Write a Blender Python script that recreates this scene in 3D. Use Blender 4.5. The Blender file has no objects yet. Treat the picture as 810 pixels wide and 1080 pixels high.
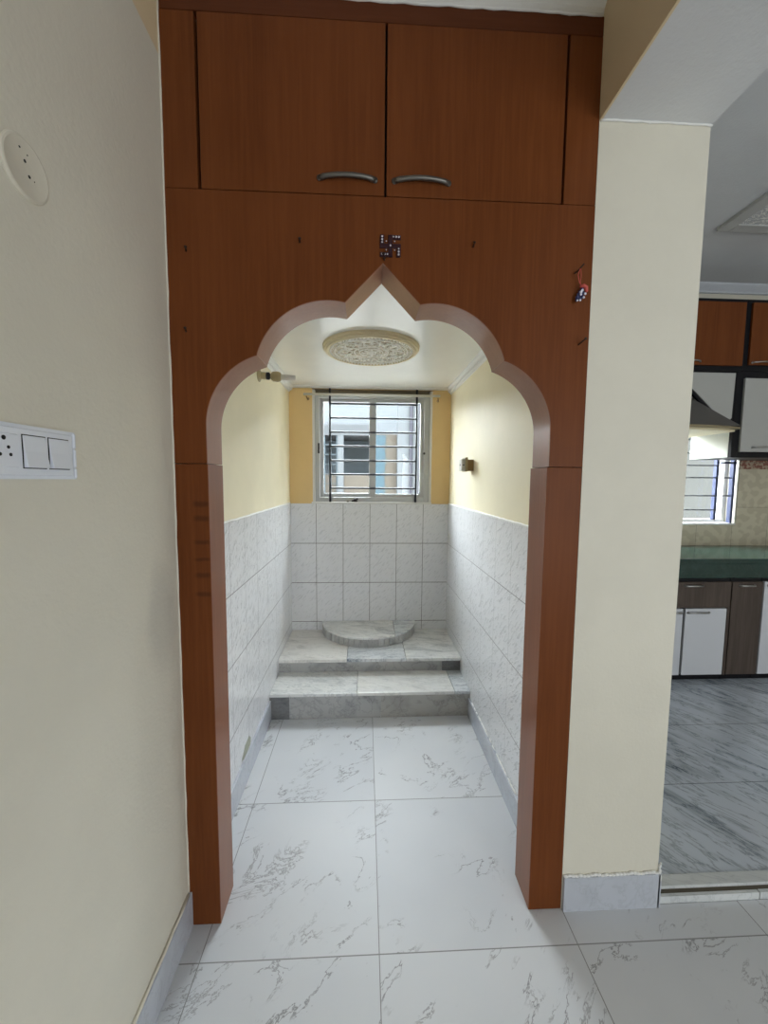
import bpy, bmesh, math, random
from mathutils import Vector, Matrix
random.seed(7)
S = bpy.context.scene
COL = S.collection
PI = math.pi

# ------------------------------------------------------------------ mesh helpers
class B:
    """collects shapes in world coordinates"""
    def __init__(s): s.bm = bmesh.new()
    def _merge(s, t):
        me = bpy.data.meshes.new('tmp'); t.to_mesh(me); t.free(); s.bm.from_mesh(me); bpy.data.meshes.remove(me)
    def box(s, x0, x1, y0, y1, z0, z1, bev=0.0, seg=2):
        t = bmesh.new()
        vs = [t.verts.new((x, y, z)) for x in (x0, x1) for y in (y0, y1) for z in (z0, z1)]
        for f in ((0,1,3,2),(4,6,7,5),(0,4,5,1),(2,3,7,6),(0,2,6,4),(1,5,7,3)): t.faces.new([vs[i] for i in f])
        bmesh.ops.recalc_face_normals(t, faces=t.faces)
        if bev > 0: bmesh.ops.bevel(t, geom=list(t.edges), offset=bev, segments=seg, affect='EDGES', profile=0.6)
        s._merge(t); return s
    def prism(s, pts, axis, a, b, bev=0.0):
        """polygon pts in the two other axes, extruded along axis from a to b"""
        t = bmesh.new()
        def P(u, v, w): return {'y': (u, w, v), 'x': (w, u, v), 'z': (u, v, w)}[axis]
        A = [t.verts.new(P(u, v, a)) for u, v in pts]; Bv = [t.verts.new(P(u, v, b)) for u, v in pts]
        n = len(pts)
        t.faces.new(A); t.faces.new(Bv)
        for i in range(n): t.faces.new((A[i], A[(i+1) % n], Bv[(i+1) % n], Bv[i]))
        bmesh.ops.recalc_face_normals(t, faces=t.faces)
        if bev > 0:
            es = [e for e in t.edges if len(e.link_faces) == 2 and e.calc_face_angle(0) > 0.6]
            bmesh.ops.bevel(t, geom=es, offset=bev, segments=1, affect='EDGES')
        bmesh.ops.triangulate(t, faces=[f for f in t.faces if len(f.verts) > 4])
        s._merge(t); return s
    def tube(s, pts, r, n=10, caps=True):
        pts = [Vector(p) for p in pts]
        rs = r if isinstance(r, (list, tuple)) else [r] * len(pts)
        rings = []; up = None
        for i, p in enumerate(pts):
            d = (pts[min(i+1, len(pts)-1)] - pts[max(i-1, 0)])
            if d.length < 1e-9: d = Vector((0, 0, 1))
            d.normalize()
            if up is None: up = d.orthogonal().normalized()
            up = (up - d * up.dot(d)).normalized(); w = d.cross(up)
            rings.append([s.bm.verts.new(p + (up * math.cos(2*PI*k/n) + w * math.sin(2*PI*k/n)) * rs[i]) for k in range(n)])
        for a, b in zip(rings, rings[1:]):
            for k in range(n): s.bm.faces.new((a[k], a[(k+1) % n], b[(k+1) % n], b[k])).smooth = True
        if caps:
            s.bm.faces.new(list(reversed(rings[0]))); s.bm.faces.new(rings[-1])
        return s
    def lathe(s, c, axis, prof, n=32, smooth=True):
        """prof: (radius, distance along axis) list from centre c"""
        c = Vector(c); d = Vector(axis).normalized(); u = d.orthogonal().normalized(); w = d.cross(u)
        rings = []
        for r, h in prof:
            if r < 1e-6: rings.append([s.bm.verts.new(c + d*h)])
            else: rings.append([s.bm.verts.new(c + d*h + (u*math.cos(2*PI*k/n) + w*math.sin(2*PI*k/n))*r) for k in range(n)])
        for a, b in zip(rings, rings[1:]):
            for k in range(n):
                k2 = (k+1) % n
                q = [a[k % len(a)], a[k2 % len(a)], b[k2 % len(b)], b[k % len(b)]]
                q2 = []
                for v in q:
                    if v not in q2: q2.append(v)
                if len(q2) > 2: s.bm.faces.new(q2).smooth = smooth
        return s
    def blob(s, c, r, sc=(1,1,1), sub=1):
        t = bmesh.new(); bmesh.ops.create_icosphere(t, subdivisions=sub, radius=r)
        for v in t.verts: v.co = Vector((v.co.x*sc[0], v.co.y*sc[1], v.co.z*sc[2])) + Vector(c)
        for f in t.faces: f.smooth = True
        s._merge(t); return s
    def rot(s, ang, axis, cen):
        bmesh.ops.rotate(s.bm, verts=s.bm.verts, cent=cen, matrix=Matrix.Rotation(ang, 3, axis)); return s

def wloc(o):
    v = Vector((0, 0, 0))
    while o is not None: v = v + Vector(o.location); o = o.parent
    return v
def obj(name, b, mat, parent=None, at=None):
    bm = b.bm
    bmesh.ops.recalc_face_normals(bm, faces=bm.faces)
    xs = [v.co for v in bm.verts]
    if at is None:
        mn = [min(v[i] for v in xs) for i in range(3)]; mx = [max(v[i] for v in xs) for i in range(3)]
        at = Vector(((mn[0]+mx[0])/2, (mn[1]+mx[1])/2, mn[2]))
    at = Vector(at)
    for v in bm.verts: v.co = v.co - at
    me = bpy.data.meshes.new(name); bm.to_mesh(me); bm.free()
    me.materials.append(mat)
    o = bpy.data.objects.new(name, me); COL.objects.link(o)
    if parent is not None: o.parent = parent; o.location = at - wloc(parent)
    else: o.location = at
    return o
def tag(o, label, cat, group=None):
    o['label'] = label; o['category'] = cat
    if group: o['group'] = group
    return o
def thing(name, label, cat, loc, group=None):
    o = bpy.data.objects.new(name, None); COL.objects.link(o); o.location = loc; o.empty_display_size = .05
    return tag(o, label, cat, group)
def struct(name, b, mat, parent=None):
    o = obj(name, b, mat, parent)
    if parent is None: o['kind'] = 'structure'
    return o
def shade(o, ang=0.6):
    for p in o.data.polygons: p.use_smooth = True
    try: o.data.set_sharp_from_angle(angle=ang)
    except Exception: pass
    return o
def copy_tree(o, off, label=None, group=None):
    r = o.copy(); COL.objects.link(r); r.location = Vector(o.location) + Vector(off)
    if label: r['label'] = label
    if group: r['group'] = group
    for ch in list(o.children):
        c = ch.copy(); COL.objects.link(c); c.parent = r
        for g in list(ch.children):
            d = g.copy(); COL.objects.link(d); d.parent = c
    return r

# ------------------------------------------------------------------ material helpers
class M:
    def __init__(s, name, col=(.5,.5,.5), rough=.5, metal=0, spec=.5, coat=0):
        s.m = bpy.data.materials.new(name); s.m.use_nodes = True; s.nt = s.m.node_tree
        s.p = s.nt.nodes['Principled BSDF']; s.out = s.nt.nodes['Material Output']
        s.p.inputs['Base Color'].default_value = (*col, 1); s.p.inputs['Roughness'].default_value = rough
        s.p.inputs['Metallic'].default_value = metal; s.p.inputs['Specular IOR Level'].default_value = spec
        s.p.inputs['Coat Weight'].default_value = coat
        g = s.nt.nodes.new('ShaderNodeNewGeometry'); s.pos = g.outputs['Position']
        x = s.nt.nodes.new('ShaderNodeSeparateXYZ'); s.nt.links.new(s.pos, x.inputs[0]); s.x, s.y, s.z = x.outputs
    def _in(s, sock, v):
        if isinstance(v, bpy.types.NodeSocket): s.nt.links.new(v, sock)
        elif isinstance(v, (tuple, list)) and len(v) == 3 and sock.type == 'RGBA': sock.default_value = (*v, 1)
        else: sock.default_value = v
    def math(s, op, a, b=0.0, c=None, clamp=False):
        n = s.nt.nodes.new('ShaderNodeMath'); n.operation = op; n.use_clamp = clamp
        s._in(n.inputs[0], a); s._in(n.inputs[1], b)
        if c is not None: s._in(n.inputs[2], c)
        return n.outputs[0]
    def mix(s, f, a, b):
        n = s.nt.nodes.new('ShaderNodeMix'); n.data_type = 'RGBA'
        s._in(n.inputs['Factor'], f)
        s._in([i for i in n.inputs if i.name == 'A' and i.type == 'RGBA'][0], a)
        s._in([i for i in n.inputs if i.name == 'B' and i.type == 'RGBA'][0], b)
        return [o for o in n.outputs if o.type == 'RGBA'][0]
    def noise(s, scale=5, detail=3, rough=.5, vec=None, dist=0, scl=None, rot=None, off=(0,0,0)):
        v = vec or s.pos
        if rot:
            m0 = s.nt.nodes.new('ShaderNodeMapping'); s.nt.links.new(v, m0.inputs['Vector']); m0.inputs['Rotation'].default_value = rot
            v = m0.outputs[0]; rot = None
        if scl or rot or off != (0,0,0):
            mp = s.nt.nodes.new('ShaderNodeMapping'); s.nt.links.new(v, mp.inputs['Vector'])
            if scl: mp.inputs['Scale'].default_value = scl
            if rot: mp.inputs['Rotation'].default_value = rot
            mp.inputs['Location'].default_value = off
            v = mp.outputs[0]
        n = s.nt.nodes.new('ShaderNodeTexNoise'); s.nt.links.new(v, n.inputs['Vector'])
        n.inputs['Scale'].default_value = scale; n.inputs['Detail'].default_value = detail
        n.inputs['Roughness'].default_value = rough; n.inputs['Distortion'].default_value = dist
        return n.outputs['Fac']
    def ramp(s, f, a, b, lo=0.0, hi=1.0):
        n = s.nt.nodes.new('ShaderNodeMapRange'); n.clamp = True; n.interpolation_type = 'SMOOTHSTEP'
        s._in(n.inputs['Value'], f)
        n.inputs['From Min'].default_value = a; n.inputs['From Max'].default_value = b
        n.inputs['To Min'].default_value = lo; n.inputs['To Max'].default_value = hi
        return n.outputs['Result']
    def line(s, coord, vals, w):
        """1 on thin lines coord == any of vals"""
        r = None
        for v in vals:
            d = s.math('ABSOLUTE', s.math('SUBTRACT', coord, v))
            r = d if r is None else s.math('MINIMUM', r, d)
        return s.math('LESS_THAN', r, w)
    def every(s, coord, step, off, w):
        d = s.math('PINGPONG', s.math('SUBTRACT', coord, off), step/2)
        # pingpong gives the distance to the nearest multiple of step
        return s.math('LESS_THAN', d, w)
    def maxi(s, a, b): return s.math('MAXIMUM', a, b)
    def color(s, v): s._in(s.p.inputs['Base Color'], v); return s
    def rough(s, v): s._in(s.p.inputs['Roughness'], v); return s
    def bump(s, h, strength=.3, dist=.01):
        n = s.nt.nodes.new('ShaderNodeBump'); s._in(n.inputs['Height'], h)
        n.inputs['Strength'].default_value = strength; n.inputs['Distance'].default_value = dist
        s.nt.links.new(n.outputs[0], s.p.inputs['Normal']); return s

def simple(name, col, rough=.5, metal=0, spec=.5, coat=0): return M(name, col, rough, metal, spec, coat).m

def paint(name, col, rough=.55, bump=.15, smudge=False, spec=.4):
    m = M(name, col, rough, spec=spec)
    n = m.noise(3.0, 4, .6)
    c = m.mix(m.ramp(n, .3, .75), tuple(k*.955 for k in col), tuple(min(1, k*1.02) for k in col))
    if smudge:
        dy = m.math('DIVIDE', m.math('ADD', m.y, .09), .09); dz = m.math('DIVIDE', m.math('SUBTRACT', m.z, 1.02), .20)
        r = m.math('ADD', m.math('MULTIPLY', dy, dy), m.math('MULTIPLY', dz, dz))
        r = m.math('ADD', r, m.math('MULTIPLY', m.noise(14, 3), .6))
        f = m.ramp(r, .35, 1.3, .30, 0)
        c = m.mix(f, c, (.33, .32, .30))
    m.color(c); m.bump(m.noise(90, 3, .6), bump, .004)
    return m.m

def wood(name, base, dark, rough=.36, smear=False, axis='z', spec=.1):
    m = M(name, base, rough, spec=spec)
    sc = {'z': (1, 1, .04), 'x': (.04, 1, 1)}[axis]
    n1 = m.noise(90, 4, .65, scl=sc); n2 = m.noise(14, 3, .5, scl=sc, off=(3, 1, 2)); n3 = m.noise(2.2, 2, .5)
    f = m.math('ADD', m.math('MULTIPLY', m.ramp(n1, .35, .7), .5), m.math('MULTIPLY', m.ramp(n2, .3, .7), .5))
    c = m.mix(f, dark, base)
    c = m.mix(m.ramp(n3, .35, .7, 0, .25), c, tuple(k*1.25 for k in base))
    if smear:
        ln = None
        for z, w in ((1.325, .006), (1.284, .006), (1.215, .005), (1.118, .006), (1.165, .004), (1.062, .005)):
            d = m.ramp(m.math('ABSOLUTE', m.math('SUBTRACT', m.math('ADD', m.z, m.math('MULTIPLY', m.noise(25, 2), .01)), z)), w*.3, w*2, 1, 0)
            ln = d if ln is None else m.maxi(ln, d)
        wx = m.ramp(m.math('ABSOLUTE', m.math('SUBTRACT', m.x, -.515)), .012, .03, 1, 0)
        c = m.mix(m.math('MULTIPLY', m.math('MULTIPLY', ln, wx), .4), c, (.012, .008, .006))
    m.color(c); m.bump(n1, .05, .002)
    return m.m

# ------------------------------------------------------------------ materials
CREAM = (.70, .665, .565)
m_wall = paint('cream_paint', CREAM, .5, .2, smudge=True)
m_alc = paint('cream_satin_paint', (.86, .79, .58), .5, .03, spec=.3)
m_tan = paint('tan_back_wall', (.66, .47, .22), .5, .15)  # back wall in a deeper tan than the alcove sides
m_beige = paint('beige_upper_band', (.72, .58, .37), .55, .15)  # deeper beige for the beam side and the upper left wall
m_ceil = paint('ceiling_white_paint', (.66, .67, .69), .6, .3)
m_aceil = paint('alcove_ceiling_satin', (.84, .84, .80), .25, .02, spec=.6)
m_plaster = paint('white_plaster', (.80, .80, .78), .6, .3)
m_wood = wood('red_brown_laminate', (.168, .052, .0155), (.118, .034, .0095), .38)
m_woodpost = wood('red_brown_laminate_scuffed', (.168, .052, .0155), (.118, .034, .0095), .38, smear=True)
m_slit = simple('dark_gap', (.012, .009, .008), .8)

def marble_tiles():
    m = M('vitrified_marble_tile', (.7, .7, .7), .4, spec=.22)
    # each tile shows its own cut of the pattern
    ix = m.math('FLOOR', m.math('DIVIDE', m.x, .6)); iy = m.math('FLOOR', m.math('DIVIDE', m.math('ADD', m.y, .0986), .555))
    cmb = m.nt.nodes.new('ShaderNodeCombineXYZ')
    m._in(cmb.inputs[0], m.math('ADD', m.x, m.math('MULTIPLY', ix, 3.37))); m._in(cmb.inputs[1], m.math('ADD', m.y, m.math('MULTIPLY', iy, 4.37)))
    m._in(cmb.inputs[2], m.math('MULTIPLY', m.math('ADD', ix, iy), 1.7))
    v = cmb.outputs[0]
    rot = (0, 0, -.65)
    def vein(scale, w, off, dist=1.1):
        n = m.noise(scale, 7, .66, vec=v, dist=dist, scl=(.75, 1.7, 1), rot=rot, off=off)
        return m.ramp(m.math('ABSOLUTE', m.math('SUBTRACT', n, .5)), w*.2, w*1.1, 1, 0)
    k1 = m.ramp(m.noise(5.5, 4, .6, vec=v, off=(9, 4, 0)), .50, .60)
    k2 = m.ramp(m.noise(4.0, 3, .5, vec=v, off=(2, 14, 0)), .52, .62)
    v1 = m.math('MULTIPLY', vein(1.7, .0075, (0, 0, 0), .5), k1)
    v2 = m.math('MULTIPLY', vein(4.2, .0105, (5, 7, 0), .6), k2)
    sp_ = m.math('MULTIPLY', m.ramp(m.noise(24, 3, .6, vec=v, off=(3, 3, 0), scl=(1, 1.6, 1), rot=rot), .62, .70), m.math('MULTIPLY', k2, .25))
    vv = m.math('MULTIPLY', m.maxi(m.maxi(v1, m.math('MULTIPLY', v2, .85)), m.math('MULTIPLY', sp_, 0)), .78)
    c = m.mix(m.ramp(m.noise(1.6, 3, .5, vec=v), .3, .7), (.58, .595, .62), (.65, .66, .675))
    c = m.mix(vv, c, (.21, .205, .215))
    g = m.maxi(m.line(m.x, (-.52, 0, .6, 1.2, 1.8, -1.2), .0014), m.line(m.y, (-.0986, .4566, -.70, -1.3, -1.9, -2.5), .0016))
    c = m.mix(g, c, (.27, .27, .27))
    m.color(c); m.rough(m.mix(g, (.4,)*3, (.8,)*3)); return m.m
m_floor = marble_tiles()

def wall_tiles(name, horiz, off):
    m = M(name, (.7, .7, .7), .2, spec=.5)
    h = m.y if horiz == 'y' else m.x
    g = m.maxi(m.every(h, .2, off, .0016 if horiz == 'x' else .0010), m.every(m.z, .3, 1.2168-.9, .0020))
    rot = ((.75 if name.endswith('left') else -.75), 0, 0) if horiz == 'y' else (0, -.75, 0)
    scl = (1, 5, 1) if horiz == 'y' else (5, 1, 1)
    n = m.noise(22, 2, .5, dist=.5, scl=(scl[0], scl[1], 1.0), rot=rot)
    leaf = m.ramp(n, .54, .66)
    c = m.mix(leaf, (.78, .785, .80), (.66, .665, .68))
    c = m.mix(g, c, (.15, .14, .13) if horiz == 'x' else (.26, .26, .26))
    m.color(c); m.bump(m.math('SUBTRACT', leaf, m.math('MULTIPLY', g, 1.5)), .6, .004); m.rough(m.mix(g, (.2,)*3, (.8,)*3))
    return m.m
m_tile_back = wall_tiles('embossed_wall_tile_back', 'x', -.012)
m_tile_r = wall_tiles('embossed_wall_tile_right', 'y', .48)
m_tile_l = wall_tiles('embossed_wall_tile_left', 'y', .455)

def marble(name, base, vein, ang=.3, scale=5, rough=.2, joints=None, jc=(.2,.2,.2), amount=.6, stretch=5, axis=2, grime=None):
    m = M(name, base, rough)
    r = [0, 0, 0]; r[axis] = ang
    n = m.noise(scale, 6, .62, dist=.6, scl=(1, stretch, 1 if axis == 2 else stretch), rot=tuple(r))
    n2 = m.noise(scale*.5, 4, .55, scl=(1, stretch*.6, 1), rot=tuple(r), off=(4, 4, 4))
    f = m.math('ADD', m.math('ADD', m.ramp(n, .47, .72, 0, amount*.55), m.ramp(n2, .45, .75, 0, amount*.35)), m.ramp(m.math('ABSOLUTE', m.math('SUBTRACT', m.noise(scale*1.7, 6, .65, dist=.4, scl=(1, stretch, 1 if axis == 2 else stretch), rot=tuple(r), off=(7, 2, 1)), .5)), .004, .03, amount*.4, 0), clamp=True)
    c = m.mix(f, base, vein)
    if joints:
        g = None
        for co, vals in joints:
            q = m.line(getattr(m, co), vals, .0013); g = q if g is None else m.maxi(g, q)
        c = m.mix(g, c, jc)
    if grime:
        n = m.math('ADD', getattr(m, grime[0]), m.math('MULTIPLY', m.noise(30, 4), .012))
        c = m.mix(m.ramp(m.math('ABSOLUTE', m.math('SUBTRACT', n, grime[1])), 0, grime[2], .85, 0), c, (.12, .10, .08))
    m.color(c); return m.m
m_step = marble('white_step_marble', (.76, .76, .74), (.24, .26, .28), .25, 4.5, .16, amount=.75, stretch=3)
m_step_b = marble('white_step_marble_streaked', (.68, .70, .71), (.15, .18, .23), -.2, 6, .18, amount=.95, stretch=4)
m_riser = marble('grey_riser_marble', (.42, .42, .41), (.15, .15, .155), .1, 5, .3, amount=.8, stretch=1, axis=1)
m_riser_d = marble('dark_riser_marble', (.20, .20, .20), (.07, .075, .08), .1, 9, .3, amount=.8, stretch=2, axis=1)
m_skirt = marble('skirting_marble', (.50, .525, .58), (.25, .25, .27), .6, 6, .2, amount=.4, stretch=1.5)
m_sill = marble('threshold_marble', (.66, .68, .68), (.33, .35, .37), .3, 5, .25, amount=.6, grime=None)
m_kfloor = marble('kitchen_grey_marble', (.60, .65, .72), (.13, .16, .195), 1.0, 2.0, .22, joints=(('y', (.46, .875, 1.30)),), jc=(.09,.09,.1), amount=1.15, stretch=4.5)
m_green = marble('green_counter_marble', (.006, .030, .024), (.03, .07, .062), .2, 9, .1, amount=.5, stretch=2)
m_grime = M('grimy_joint', (.10, .085, .06), .9).m
m_dkwood = wood('grey_brown_wenge_laminate', (.105, .082, .068), (.06, .045, .037), .4)
m_black = simple('black_edge_laminate', (.010, .010, .012), .4, spec=.15)
m_kdoor = simple('off_white_laminate', (.60, .61, .64), .35)
m_kgrey = M('light_grey_laminate', (.42, .42, .40), .35).m
m_steel = simple('brushed_steel', (.42, .41, .40), .33, 1)
m_hood = simple('dark_hood_steel', (.19, .18, .17), .4, .7)
m_hoodrim = simple('hood_cream_underside', (.75, .66, .45), .4)
m_alu = simple('grey_aluminium_frame', (.46, .47, .47), .45, .15)
m_aluw = M('white_coated_aluminium', (.70, .70, .68), .4).m
m_iron = simple('black_iron', (.012, .014, .02), .5)
m_blueiron = simple('dark_blue_iron', (.03, .04, .10), .45)
m_rod = simple('painted_curtain_rod', (.60, .59, .55), .4)
m_brown = simple('brown_bakelite', (.22, .13, .045), .4)
m_holder = simple('aged_cream_bakelite', (.30, .24, .125), .4)
m_bulb = simple('frosted_tube', (.55, .53, .50), .35)
m_plastic = M('white_switch_plastic', (.72, .75, .82), .25).m
m_plate = paint('painted_over_plate', (.66, .62, .52), .55, .1)
m_hole = simple('socket_hole_black', (.004, .004, .004), .8)
m_stone = simple('silver_stone', (.72, .68, .74), .2, .5)
m_maroon = simple('dark_maroon_metal', (.035, .008, .014), .35, .3)
m_red = simple('red_thread', (.55, .09, .07), .7)
m_navy = simple('navy_bead', (.02, .025, .10), .3)
m_white = simple('white_bead', (.75, .75, .85), .3)
m_rust = simple('rusty_nail', (.03, .018, .012), .6, .5)

def medallion_mat(name, cx, cy, square=False):
    m = M(name, (.62, .58, .48), .55)
    x = m.math('SUBTRACT', m.x, cx); y = m.math('SUBTRACT', m.y, cy)
    n = m.noise(26, 2, .5, dist=1.6)
    f = m.ramp(m.math('ABSOLUTE', m.math('SUBTRACT', n, .5)), .02, .06, 1, 0)
    m.color(m.mix(f, (.42, .36, .25) if not square else (.52, .53, .55), (.95, .94, .90)))
    m.bump(f, .4, .01); return m.m
m_med = medallion_mat('moulded_plaster_relief', -.02, .92)
m_medk = medallion_mat('moulded_plaster_relief_square', 2.5, .7, True)
m_medrim = paint('medallion_cream_rim', (.66, .57, .38), .5, .1)

def glass():
    m = bpy.data.materials.new('window_glass'); m.use_nodes = True; nt = m.node_tree
    nt.nodes.clear()
    o = nt.nodes.new('ShaderNodeOutputMaterial'); mx = nt.nodes.new('ShaderNodeMixShader')
    t = nt.nodes.new('ShaderNodeBsdfTransparent'); g = nt.nodes.new('ShaderNodeBsdfGlossy')
    lw = nt.nodes.new('ShaderNodeLayerWeight'); lw.inputs[0].default_value = .5
    pw = nt.nodes.new('ShaderNodeMath'); pw.operation = 'POWER'; nt.links.new(lw.outputs['Facing'], pw.inputs[0]); pw.inputs[1].default_value = 5
    fr = nt.nodes.new('ShaderNodeMath'); fr.operation = 'MULTIPLY_ADD'; nt.links.new(pw.outputs[0], fr.inputs[0]); fr.inputs[1].default_value = .7; fr.inputs[2].default_value = .03
    g.inputs['Roughness'].default_value = .02; t.inputs[0].default_value = (.95, .975, .98, 1)
    nt.links.new(fr.outputs[0], mx.inputs[0]); nt.links.new(t.outputs[0], mx.inputs[1]); nt.links.new(g.outputs[0], mx.inputs[2])
    nt.links.new(mx.outputs[0], o.inputs[0]); return m
m_glass = glass()

# ------------------------------------------------------------------ room shell
XL, XR, YB, ZT = -.596, .576, 1.774, 1.217       # alcove tile faces, back wall, top of the tiles
ZA = 2.065                                       # alcove ceiling
Z1, Z2, Y1, Y2 = .157, .253, 1.047, 1.273        # steps
struct('floor', B().box(-.78, .93, -4.3, 1.95, -.15, 0).box(.93, 4.4, -4.3, 0.0, -.15, 0), m_floor)
struct('floor_kitchen', B().box(.93, 4.4, .045, 2.0, -.15, .03), m_kfloor)
sill = struct('trim_threshold', B().box(.925, 4.4, .026, .066, -.1, .034, .002).box(.925, 1.28, .002, .013, -.05, .024, .001).box(1.283, 4.4, .002, .013, -.05, .025, .001), m_sill)
gr = obj('grimy_joint', B().box(.925, 4.4, .0125, .027, -.05, .024), m_grime, sill)

# left wall: cream below, deeper beige above
struct('wall_left', B().box(-.78, -.588, -4.3, 0.02, -.1, 2.49), m_wall)
struct('wall_left_upper', B().box(-.78, -.588, -4.3, 0.02, 2.49, 3.0), m_beige)
# wavy plaster edge where the wall meets the wooden arch
b = B()
random.seed(3)
pts = []
z = .10
while z < 2.64:
    pts.append((-.5878 + random.uniform(-.0005, .0015), -.001, z)); z += .045
b.tube(pts, .0026, 6)
struct('trim_plaster_edge_left', b, m_wall)
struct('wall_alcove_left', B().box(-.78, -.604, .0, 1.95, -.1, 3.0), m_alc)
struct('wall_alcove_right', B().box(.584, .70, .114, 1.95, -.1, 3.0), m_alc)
# back wall with the window opening
WX0, WX1, WZ0, WZ1 = -.436, .446, 1.217, 2.057
struct('wall_back', B().box(-.78, WX0, YB+.006, YB+.12, -.1, 3.0).box(WX1, .72, YB+.006, YB+.12, -.1, 3.0)
       .box(WX0, WX1, YB+.006, YB+.12, WZ1, 3.0).box(WX0, WX1, YB+.006, YB+.12, -.1, WZ0), m_tan)
struct('wall_tiles_back', B().box(XL-.004, XR+.004, YB, YB+.012, .2, ZT-.002, .001), m_tile_back)
struct('wall_tiles_left', B().box(XL-.012, XL, .1, YB, .0, ZT-.002, .001), m_tile_l)
struct('wall_tiles_right', B().box(XR, XR+.012, .112, YB, .0, ZT-.002, .001), m_tile_r)
# grout bead on top of the tiles
def bead(x, s):
    b = B(); pts = []; y = .12
    while y < 1.77:
        pts.append((x + s*random.uniform(-.001, .001), y, ZT + .001 + random.uniform(-.0012, .0012))); y += .035
    return b.tube(pts, .0062, 6)
struct('trim_bead_left', bead(XL-.006, 1), m_plaster)
struct('trim_bead_right', bead(XR+.006, 1), m_plaster)
# column / right wall
struct('wall_right', B().box(.597, .918, .0, .25, -.1, 2.40), m_wall)
struct('wall_kitchen_side', B().box(.70, .80, .25, 1.95, -.1, 3.0), m_wall)
struct('trim_beam', B().box(.602, .918, -4.3, .25, 2.392, 3.0), m_ceil)
struct('trim_beam_side', B().box(.5965, .603, -4.3, .12, 2.391, 2.76), m_beige)
struct('trim_column_top', B().tube([(.6+.02*i, -.002+random.uniform(-.001, .001), 2.392+random.uniform(-.002, .002)) for i in range(17)], .0035, 6), m_plaster)
struct('wall_kitchen_back', B().box(.70, 2.0, 1.88, 2.04, -.1, 3.0).box(2.95, 4.4, 1.88, 2.04, -.1, 3.0).box(2.0, 2.95, 1.88, 2.04, -.1, 1.06).box(2.0, 2.95, 1.88, 2.04, 1.95, 3.0), m_wall)
struct('wall_far_right', B().box(4.4, 4.55, -4.3, 2.0, -.1, 3.0), m_wall)
# closed wall behind the camera, no opening
struct('wall_hall', B().box(-.78, 4.55, -4.45, -4.3, -.1, 3.0), m_wall)
struct('ceiling', B().box(-.78, .60, -4.3, .03, 2.76, 2.95), m_ceil)
struct('ceiling_kitchen', B().box(.70, 4.55, -4.45, 2.04, 2.90, 3.02), m_ceil)
struct('ceiling_roof', B().box(-.9, 4.7, -4.5, 2.1, 3.02, 3.2), m_ceil)
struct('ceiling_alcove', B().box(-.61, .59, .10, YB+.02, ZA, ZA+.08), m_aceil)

# cornice above the cabinet, with a slightly ragged lower edge
b = B(); n = 48
def cornice_prof(x0, x1, y, z0, dz, dy, seg=1):
    pr = [(y, z0), (y-.012, z0), (y-.02, z0+dz*.2), (y-dy*.45, z0+dz*.5), (y-dy*.9, z0+dz*.8), (y-dy, z0+dz*.84), (y-dy, z0+dz), (y, z0+dz)]
    return pr
b.prism(cornice_prof(0, 0, .02, 2.652, .108, .12), 'x', -.588, .597)
c = struct('trim_cornice', b, m_plaster)
b = B(); pts = [(-.58+.03*i, -.002, 2.652+random.uniform(-.0018, .0018)) for i in range(40)]
struct('trim_cornice_edge', b.tube(pts, .004, 6), m_plaster)
# alcove coving
def cove(x, s, name):
    b = B()
    pr = [(x, ZA), (x, ZA-.042), (x+s*.006, ZA-.042), (x+s*.010, ZA-.034), (x+s*.022, ZA-.028), (x+s*.030, ZA-.014), (x+s*.036, ZA-.010), (x+s*.036, ZA)]
    t = B(); bm = t.bm
    b.prism([(p[0], p[1]) for p in pr], 'y', .12, YB)
    for k in range(58):                                     # little egg pattern along the moulding
        b.blob((x+s*.020, .14+k*.028, ZA-.027), .008, (1, 1.1, 1), 1)
    return struct(name, b, m_plaster)
cove(XL-.008, 1, 'trim_coving_left'); cove(XR+.008, -1, 'trim_coving_right')
struct('trim_coving_back', B().prism([(YB+.006, ZA), (YB+.006, ZA-.012), (YB-.02, ZA-.010), (YB-.026, ZA)], 'x', XL, XR), m_plaster)
# kitchen cornice
struct('trim_cornice_kitchen', B().prism([(1.88, 2.845), (1.86, 2.845), (1.855, 2.855), (1.82, 2.89), (1.815, 2.90), (1.88, 2.90)], 'x', .8, 4.4), marble('embossed_cornice_plaster', (.62, .65, .70), (.50, .53, .58), .5, 20, .5, amount=.6, stretch=1.5))

# skirtings
def skirt(name, x0, x1, y0, y1, z, extra=None):
    b = B().box(x0, x1, y0, y1, -.01, z, .0015)
    return struct(name, b, m_skirt)
skirt('baseboard_left', -.59, -.577, -4.3, -.001, .116)
struct('trim_skirting_top_left', B().tube([(-.584+random.uniform(-.001, .0015), -.012-.05*i, .1175+random.uniform(-.001, .001)) for i in range(40)], .0045, 6), m_wall)
skirt('baseboard_right', .600, .922, -.010, .002, .117)
skirt('baseboard_right_return', .914, .925, -.010, .03, .117)
skirt('baseboard_alcove_left', XL-.004, XL+.011, .114, Y1, .118)
skirt('baseboard_alcove_right', XR-.011, XR+.004, .114, Y1, .112)
b = B(); random.seed(11)
for i in range(26):
    b.blob((.606+i*.0122, -.004, .119+random.uniform(-.002, .003)), .007, (1.4, .8, random.uniform(.5, .9)), 1)
for i in range(5): b.blob((.921, -.004+random.uniform(-.003, .003), .118+i*.009), .008-.001*i, (.8, 1, 1), 1)
b.blob((.922, -.01, .105), .004, (.6, .5, 3.5))
struct('trim_plaster_drips', b, m_plaster)
b = B()
y = .14
while y < 1.0:
    b.blob((XR-.003, y, .112+random.uniform(-.001, .004)), .005, (.8, random.uniform(3, 9), random.uniform(.4, 1.3)), 1); y += random.uniform(.02, .06)
struct('trim_grout_right', b, m_plaster)
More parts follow.
